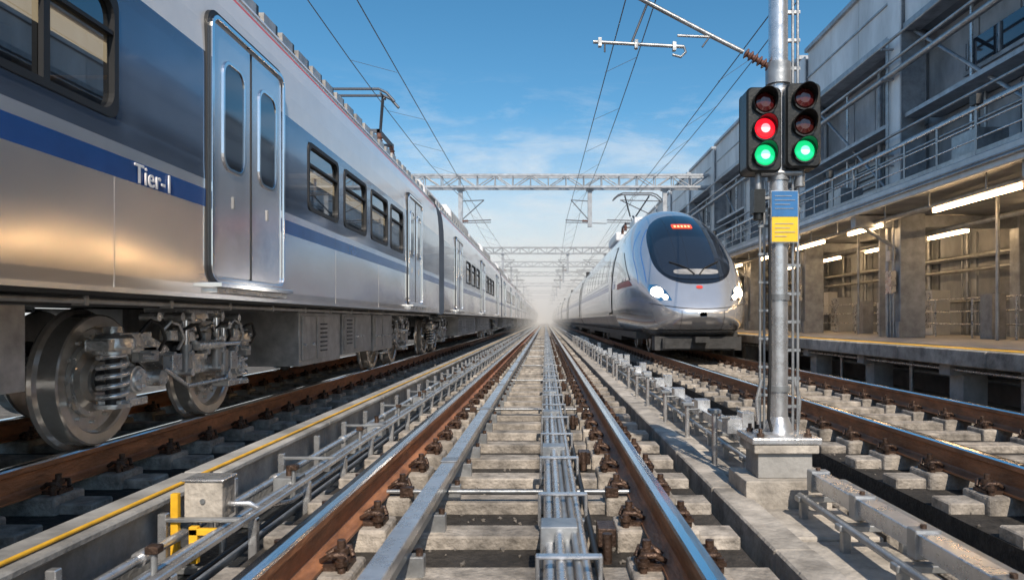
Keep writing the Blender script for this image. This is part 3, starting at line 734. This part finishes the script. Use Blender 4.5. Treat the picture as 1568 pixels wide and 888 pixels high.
def head(name,cx,cz,lamps):
    m=MB(); yf=PY-.10
    h=.25; w=.103
    o=rr(cx-w,cx+w,cz-h,cz+h,.035); n=len(o)
    o2=rr(cx-w+.012,cx+w-.012,cz-h+.012,cz+h-.012,.03)
    vs=[(a,yf,b) for a,b in o]+[(a,yf+.15,b) for a,b in o]+[(a,yf-.015,b) for a,b in o2]
    m.add(vs,[tuple(range(2*n,3*n)),tuple(range(n,2*n))[::-1]]+[(a,(a+1)%n,n+(a+1)%n,n+a) for a in range(n)]+[(2*n+a,2*n+(a+1)%n,(a+1)%n,a) for a in range(n)],'housing')
    for i,(lens,core) in enumerate(lamps):
        lz=cz+.155-.155*i; yl=yf-.018
        m.lathe((cx,yl,lz),(0,-1,0),[(-.005,.072),(.016,.072),(.016,.063),(.0,.061)],'housing',32)
        m.lathe((cx,yl,lz),(0,-1,0),[(.0,.061),(.012,.052),(.020,.03),(.023,0)],lens,32)
        if core: m.lathe((cx,yl,lz),(0,-1,0),[(.0215,.027),(.0245,.014),(.0255,0)],core,20)
        N=22; vs=[]
        for j in range(N+1):
            a=R(-35+250*j/N); ln=.10*(.3+.65*max(0,math.sin(a))) 
            ca,sa=math.cos(a),math.sin(a)
            for rr_,dd in((.071,.0),(.071,ln),(.066,ln),(.066,.0)): vs.append((cx+rr_*ca,yl-dd,lz+rr_*sa))
        fs=[]
        for j in range(N):
            for q in range(3): fs.append((j*4+q,j*4+q+1,(j+1)*4+q+1,(j+1)*4+q))
        m.add(vs,fs,'housing',False)
    m.obj(name,sg,.003,1)
head('signal_head_1',PX-.118,1.905,[('sigoff',None),('sigred','sigcore'),('siggreen','sigcoreg')])
head('signal_head_2',PX+.115,1.93,[('sigoff',None),('sigoff2',None),('siggreen','sigcoreg')])
m=MB()
yq=PY-.072
m.box(PX-.062,PX+.092,yq-.006,yq,1.395,1.545,'signblue'); m.box(PX-.062,PX+.092,yq-.006,yq,1.245,1.392,'signyel')
m.box(PX-.066,PX+.096,yq+.001,yq+.006,1.24,1.55,'galv')
for i,(z,w) in enumerate(((1.515,.10),(1.49,.12),(1.465,.09),(1.44,.11))): m.box(PX-.045,PX-.045+w,yq-.009,yq-.0065,z,z+.004,'galvd')
for z,w in((1.35,.11),(1.325,.09),(1.30,.12),(1.275,.07)): m.box(PX-.045,PX-.045+w,yq-.009,yq-.0065,z,z+.004,'grey')
m.obj('sign_plates',sg)
m=MB(); y=PY
def ins(p0,p1,n,r):
    p0,p1=Vector(p0),Vector(p1); d=p1-p0; pr=[]
    for i in range(n): 
        h=d.length*i/n; q=d.length/n; pr+=[(h,r*.5),(h+q*.3,r),(h+q*.5,r),(h+q*.7,r*.5)]
    m.lathe(p0,d,pr,'insul',14)
m.cyl((PX,y,2.29),(1.36,y,2.31),.03,'galvd',10)
ins((1.36,y,2.31),(1.20,y,2.40),6,.032)
m.tube([(1.20,y,2.40),(1.02,y,2.49),(.62,y,2.70),(.35,y,2.85)],.014,'galvd',10)
m.cyl((.29,y,2.462),(.84,y,2.432),.011,'galvd',8); m.cyl((1.02,y,2.49),(.80,y,2.50),.008,'galvd',6)
m.tube([(.84,y,2.432),(.85,y,2.40),(.82,y,2.37),(.77,y,2.385)],.008,'galvd',6)
m.cyl((.62,y,2.70),(.52,y,2.45),.008,'wire',6); m.cyl((1.0,y,2.5),(.95,y,2.43),.006,'wire',6)
for x in(.33,.55,.78): m.cbox((x,y,2.46-.055*(x-.29)),(.02,.035,.05),'galvd')
m.cyl((.36,y,2.45),(.36,y,2.40),.006,'wire',6)
m.obj('cantilever_arm',sg)

# ---------------------------------------------------------------- overhead wires
ow=empty('overhead_wires',(0,30,5.5)); m=MB()
def wires(xc,zc,xm,zm,r=.009):
    span=30; n=10
    for s0 in range(-30,240,span):
        pts=[]
        for i in range(n+1):
            t=i/n; y=s0+span*t+.7; pts.append((xm,y,zm-.55*4*t*(1-t)))
        m.tube(pts,r*1.0,'wire',5,False)
        for i in range(1,n):
            if s0<120:
                t=i/n; y=s0+span*t+.7; m.cyl((xm,y,zm-.55*4*t*(1-t)),(xc,y,zc),.004,'wire',4)
    m.tube([(xc+(.12 if i%2 else -.12),-30+.7+i*30,zc) for i in range(10)],r,'wire',5,False)
wires(-2.62,5.15,-3.45,5.9); wires(1.05,5.15,1.62,5.95); wires(3.05,4.99,3.75,6.0)
m.obj('wires',ow)
def gantry(y):
    e=empty('overhead_gantry',(0,y,6.6)); m=MB(); x0,x1=-8.2,6.94; z0,z1=6.42,6.92
    k='frame'
    for yy in(y-.25,y+.25):
        for z in(z0,z1): m.box(x0,x1,yy-.045,yy+.045,z-.045,z+.045,k)
        N=20
        for i in range(N):
            a=x0+(x1-x0)*i/N; b=x0+(x1-x0)*(i+1)/N
            m.cyl((a,yy,z0 if i%2 else z1),(b,yy,z1 if i%2 else z0),.025,k,5); m.cyl((a,yy,z0),(a,yy,z1),.025,k,5)
    for i in range(21):
        a=x0+(x1-x0)*i/20; m.cyl((a,y-.25,z1),(a,y+.25,z1),.02,k,5); m.cyl((a,y-.25,z0),(a,y+.25,z0),.02,k,5)
    m.box(x0-.2,x0+.2,y-.2,y+.2,-.4,7.1,k)
    for xd,arm in((-3.62,1.0),(1.9,-.8),(5.1,-1.9)):
        m.box(xd-.09,xd+.09,y-.09,y+.09,4.75,z0,k); m.box(xd-.16,xd+.16,y-.16,y+.16,z0-.12,z0-.04,k)
        m.cyl((xd,y,5.0),(xd+arm*1.3,y,5.05),.025,'wire',6); m.cyl((xd,y,5.0),(xd+arm,y,5.9),.022,'wire',6); m.cyl((xd,y,5.85),(xd+arm,y,5.9),.022,'wire',6)
        m.cyl((xd-arm*.9,y,4.9),(xd+arm*1.3,y,4.95),.018,'wire',6)
        m.lathe((xd,y,5.0),(arm,0,.03),[(.08,.03),(.12,.06),(.16,.03),(.2,.06),(.24,.03),(.28,.06),(.32,.03)],'insul',8)
    m.obj('truss',e)
for y in(30.7,61,76,92,120,150,185): gantry(y)

# ---------------------------------------------------------------- platform
pf=empty('station_platform',(7,20,.4)); m=MB(); Y1=170
y=-4
while y<Y1:
    m.box(4.90,5.6,y,y+1.99,.235,.43,'conc'); y+=2.0
m.box(5.605,10.5,-4,Y1,.235,.434,'plat')
m.obj('platform_deck',pf,.012,1)
m=MB(); m.box(5.04,5.34,-4,Y1,.425,.437,'yellow'); m.obj('platform_yellow_line',pf)
m=MB(); y=-3
while y<Y1:
    m.box(5.15,5.45,y-.15,y+.15,-.4,.1,'concg'); m.box(5.0,6.2,y-.12,y+.12,.1,.234,'concg')
    m.cyl((5.2,y+1.2,-.4),(5.2,y+1.2,.23),.03,'galvd',8); y+=2.4
m.box(6.4,6.6,-4,Y1,-.4,.234,'bldgd'); 
for z in(.02,.12): m.cyl((5.6,-4,z),(5.6,Y1,z),.035,'galvd',8)
m.cyl((5.05,-4,.17),(5.05,Y1,.17),.02,'galv',8)
m.obj('platform_supports',pf)

# ---------------------------------------------------------------- station building
sb=empty('station_building',(8.5,30,4)); Y1=150
m=MB()
y=-1.2; cols=[]
while y<Y1: cols.append(y); y+=5.15
for y in cols:
    m.box(6.95,7.45,y-.18,y+.18,.434,7.75,'frame'); m.box(6.88,6.95,y-.24,y+.24,.434,.75,'frame'); m.box(6.90,6.948,y-.25,y+.25,3.1,7.8,'bldg2')
    m.box(9.3,9.6,y-.15,y+.15,.434,2.85,'frame')
    m.box(6.1,9.6,y-.1,y+.1,2.60,2.84,'frame')
    m.cyl((6.95,y+.0,2.2),(6.25,y,2.66),.04,'frame',8)
m.obj('columns',sb,.012,1)
m=MB()
m.box(9.7,9.95,-4,Y1,.434,2.85,'bldg')
m.box(7.75,8.0,-4,Y1,3.05,6.6,'bldg')
m.box(8.0,14,-4,Y1,2.9,3.04,'concg')
m.obj('walls',sb)
m=MB()
for i,y in enumerate(cols[:-1]):
    a,b=y+.26,cols[i+1]-.26
    q=a
    while q<b-.3:
        m.box(7.0,7.25,q,min(b,q+1.55)-.015,6.55,7.9,'bldg2'); q+=1.55
    m.box(6.92,7.3,a-.05,b+.05,7.9,8.0,'frame'); m.box(6.96,7.3,a,b,6.42,6.54,'frame'); m.box(6.97,6.999,a,b,7.2,7.24,'frame')
    q=a; 
    while q<b-.5:
        m.box(7.70,7.748,q+.02,min(b,q+1.12)-.02,3.15,4.7,'bldg'); m.box(7.70,7.748,q+.02,min(b,q+1.12)-.02,4.75,6.3,'bldg'); q+=1.13
    if i%2==0:
        m.box(7.66,7.70,a+.9,b-.9,5.3,5.8,'dglass'); m.box(7.64,7.70,a+.85,b-.85,5.22,5.29,'frame')
        for q in range(4): m.box(7.63,7.70,a+.9+q*.9,a+.95+q*.9,5.3,5.8,'frame')
    else:
        for q in range(9): m.box(7.62,7.70,a+1.2,b-1.4,3.4+q*.12,3.46+q*.12,'galvd')
    if y<60:
        m.cyl((7.2,a,3.1),(7.2,b,6.4),.035,'frame',6); m.cyl((7.5,a+1.6,3.1),(7.5,a+1.6,6.42),.05,'frame',8); m.cyl((7.45,a+3.2,3.1),(7.45,a+3.2,6.42),.03,'galv',8)
        m.box(7.0,7.7,a,b,4.72,4.80,'frame')
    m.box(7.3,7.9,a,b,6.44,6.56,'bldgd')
    q=a; t=0
    while q<b-.5:
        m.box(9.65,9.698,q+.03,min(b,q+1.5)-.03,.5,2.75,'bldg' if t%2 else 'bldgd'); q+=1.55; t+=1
    m.box(7.1,7.5,y+1.0,y+1.06,.434,2.85,'frame')
m.box(7.3,14,-4,Y1,6.6,6.8,'bldgd'); m.box(9,9.2,-4,Y1,6.8,8.6,'bldg2')
m.obj('facade_panels',sb)
m=MB()
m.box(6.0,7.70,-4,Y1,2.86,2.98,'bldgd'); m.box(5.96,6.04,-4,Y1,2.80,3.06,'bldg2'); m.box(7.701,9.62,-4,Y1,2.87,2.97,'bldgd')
m.obj('walkway_deck',sb,.01,1)
m=MB(); y=-3
while y<Y1:
    m.cyl((6.0,y,3.06),(6.0,y,3.72),.022,'galvd',6); y+=1.0 if y<40 else 2.0
for z,r in((3.72,.026),(3.5,.014),(3.3,.014)): m.cyl((6.0,-4,z),(6.0,Y1,z),r,'galv',8)
m.box(5.985,5.99,-4,Y1,3.07,3.14,'galvd')
m.obj('walkway_railing',sb)
m=MB()
for x,z,r in((6.75,4.1,.05),(6.72,4.35,.03),(6.8,5.6,.06),(6.8,5.85,.035),(6.75,3.9,.025),(6.7,6.2,.03),(6.5,2.7,.04),(6.7,2.72,.03),(7.6,2.5,.05),(9.5,1.9,.04),(9.5,2.2,.06),(9.55,1.2,.03),(5.93,2.9,.02),(5.93,2.95,.014)):
    m.cyl((x,-4,z),(x,Y1,z),r,'galvd',8)
for i,y in enumerate(cols):
    if y>70: break
    for z in(3.9,4.1,5.6,6.2): m.box(6.66,6.9,y-.03,y+.03,z-.08,z-.05,'frame')
    for dx,dy,z0,z1,r in((6.86,.14,.45,6.4,.025),(6.86,-.1,.45,2.8,.02),(6.9,.28,.45,6.4,.018),(7.6,1.9,3.1,6.5,.04),(7.6,3.3,3.1,5.0,.03),(9.55,2.0,.45,2.8,.04),(9.55,2.2,.45,2.8,.025),(9.55,3.6,.45,2.8,.05),(7.3,2.5,.45,2.8,.03)):
        m.cyl((dx,y+dy,z0),(dx,y+dy,z1),r,'galvd',8)
    for q in range(3): m.cyl((6.2,y+1+q*1.5,2.86),(6.2,y+1+q*1.5,2.62),.012,'galvd',6)
    m.box(6.80,6.90,y-.12,y+.12,1.3,1.75,'galv'); m.cbox((6.85,y,2.05),(.1,.16,.2),'grey')
    m.cyl((6.85,y,.45),(6.85,y,1.3),.02,'galvd',8)
    m.box(8.7,9.1,y+1.9,y+2.5,.44,1.45,'bldg2'); m.box(8.69,8.70,y+1.95,y+2.45,.6,1.4,'galv')
    m.box(7.9,8.15,y+3.6,y+3.95,.44,1.25,'concg'); m.box(9.3,9.6,y+4.2,y+4.6,1.0,1.7,'bldg2')
    m.cbox((6.0,y+.9,3.84),(.10,.16,.14),'dark'); m.cyl((6.0,y+.9,3.7),(6.0,y+.9,3.8),.015,'galvd',6)
    m.cbox((6.95,y+2.4,3.5),(.5,.7,.55),'galvd')
m.obj('pipework_and_cabinets',sb)
m=MB(); y=6
while y<60:
    m.cyl((8.2,y,.434),(8.2,y,1.2),.02,'galv',6); y+=1.3
for z in(1.2,.95,.7): m.cyl((8.2,6,z),(8.2,80,z),.016,'galv',6)
m.obj('platform_railing',sb)
m=MB(); f=MB()
for y,l in((5.5,2.4),(9.9,2.2),(14.0,1.5),(16.9,1.8),(20.4,1.5),(24,1.5),(28,1.5),(33,1.5),(38,1.5),(44,1.5),(52,1.5)):
    m.box(6.52,6.58,y,y+l,2.59,2.65,'tubelamp'); f.box(6.49,6.61,y-.05,y+l+.05,2.66,2.70,'galvd')
    if y<30: m.box(8.67,8.73,y+.8,y+.8+l,2.59,2.65,'tubelamp'); f.box(8.64,8.76,y+.75,y+.85+l,2.66,2.70,'galvd')
m.obj('tube_lamps',sb); f.obj('lamp_housings',sb)

bg=empty('distant_buildings',(0,420,5)); m=MB()
for i in range(26):
    x=-150+i*12+random.uniform(-4,4); h=random.uniform(4,12); m.box(x,x+random.uniform(7,13),420+random.uniform(0,60),500,-.4,h,'bldg')
m.obj('blocks',bg)

hz=bpy.data.materials.new('mist'); hz.use_nodes=True; nt=hz.node_tree; nt.nodes.clear()
o=nt.nodes.new('ShaderNodeOutputMaterial'); v=nt.nodes.new('ShaderNodeVolumeScatter'); v.inputs['Color'].default_value=(.98,.99,1,1); v.inputs['Density'].default_value=.012; v.inputs['Anisotropy'].default_value=-.6
nt.links.new(v.outputs[0],o.inputs['Volume']); M['mist']=hz
m=MB(); m.box(-40,40,42,415,-.43,13,'mist'); m.obj('mist')

# ---------------------------------------------------------------- sky, sun
el,az=R(42),R(168.5)
w=bpy.data.worlds.new("World"); S.world=w; w.use_nodes=True; nt=w.node_tree
bgn=nt.nodes['Background']; sky=nt.nodes.new('ShaderNodeTexSky'); sky.sky_type='NISHITA'; sky.sun_disc=False
sky.sun_elevation=el; sky.sun_rotation=az; sky.air_density=1.0; sky.dust_density=.4; sky.ozone_density=3.0
tc=nt.nodes.new('ShaderNodeTexCoord'); mp=nt.nodes.new('ShaderNodeMapping'); mp.inputs['Scale'].default_value=(2.2,1,9); mp.inputs['Rotation'].default_value=(0,R(8),0); mp.inputs['Location'].default_value=(.35,0,.4)
nt.links.new(tc.outputs['Generated'],mp.inputs['Vector'])
n=nt.nodes.new('ShaderNodeTexNoise'); n.inputs['Scale'].default_value=2.6; n.inputs['Detail'].default_value=10; n.inputs['Roughness'].default_value=.66; n.inputs['Distortion'].default_value=.3
nt.links.new(mp.outputs[0],n.inputs['Vector'])
cr=nt.nodes.new('ShaderNodeValToRGB'); cr.color_ramp.elements[0].position=.47; cr.color_ramp.elements[1].position=.72
nt.links.new(n.outputs['Fac'],cr.inputs['Fac'])
sep=nt.nodes.new('ShaderNodeSeparateXYZ'); nt.links.new(tc.outputs['Generated'],sep.inputs[0])
me=nt.nodes.new('ShaderNodeMapRange'); me.inputs['From Min'].default_value=.33; me.inputs['From Max'].default_value=.20; nt.links.new(sep.outputs['Z'],me.inputs['Value'])
mu=nt.nodes.new('ShaderNodeMath'); mu.operation='MULTIPLY'; nt.links.new(cr.outputs['Color'],mu.inputs[0]); nt.links.new(me.outputs[0],mu.inputs[1])
mu2=nt.nodes.new('ShaderNodeMath'); mu2.operation='MULTIPLY'; mu2.inputs[1].default_value=.8; nt.links.new(mu.outputs[0],mu2.inputs[0])
hs=nt.nodes.new('ShaderNodeHueSaturation'); hs.inputs['Saturation'].default_value=1.25; hs.inputs['Hue'].default_value=.487; nt.links.new(sky.outputs[0],hs.inputs['Color'])
hzf=nt.nodes.new('ShaderNodeMapRange'); hzf.interpolation_type='SMOOTHSTEP'; hzf.inputs['From Min'].default_value=.27; hzf.inputs['From Max'].default_value=-.02; hzf.inputs['To Max'].default_value=.9
nt.links.new(sep.outputs['Z'],hzf.inputs['Value'])
mh=nt.nodes.new('ShaderNodeMix'); mh.data_type='RGBA'; nt.links.new(hzf.outputs[0],mh.inputs['Factor']); nt.links.new(hs.outputs[0],mh.inputs['A']); mh.inputs['B'].default_value=(6.0,6.4,6.5,1)
mix=nt.nodes.new('ShaderNodeMix'); mix.data_type='RGBA'; nt.links.new(mu2.outputs[0],mix.inputs['Factor'])
nt.links.new(mh.outputs['Result'],mix.inputs['A']); mix.inputs['B'].default_value=(6.6,6.8,6.9,1)
nt.links.new(mix.outputs['Result'],bgn.inputs['Color']); bgn.inputs['Strength'].default_value=.135
d=Vector((math.sin(az)*math.cos(el),math.cos(az)*math.cos(el),math.sin(el)))
sl=bpy.data.lights.new('sun','SUN'); sl.energy=5; sl.angle=R(.5); sl.color=(1,.87,.71)
so=bpy.data.objects.new('sun',sl); so.rotation_euler=d.to_track_quat('Z','Y').to_euler(); so.location=(10,-10,20); S.collection.objects.link(so)

# ---------------------------------------------------------------- camera
cd=bpy.data.cameras.new('camera'); cam=bpy.data.objects.new('camera',cd); S.collection.objects.link(cam)
cam.location=(0,0,.78); cam.rotation_euler=(R(90),0,0)
cd.sensor_width=36; cd.lens=36*1100/1568; cd.shift_x=-51/1568; cd.shift_y=46/1568; cd.clip_start=.05; cd.clip_end=3000
cd.dof.use_dof=True; cd.dof.focus_distance=6.5; cd.dof.aperture_fstop=4.0
S.camera=cam
S.view_settings.view_transform='Standard'; S.view_settings.look='None'; S.view_settings.exposure=0
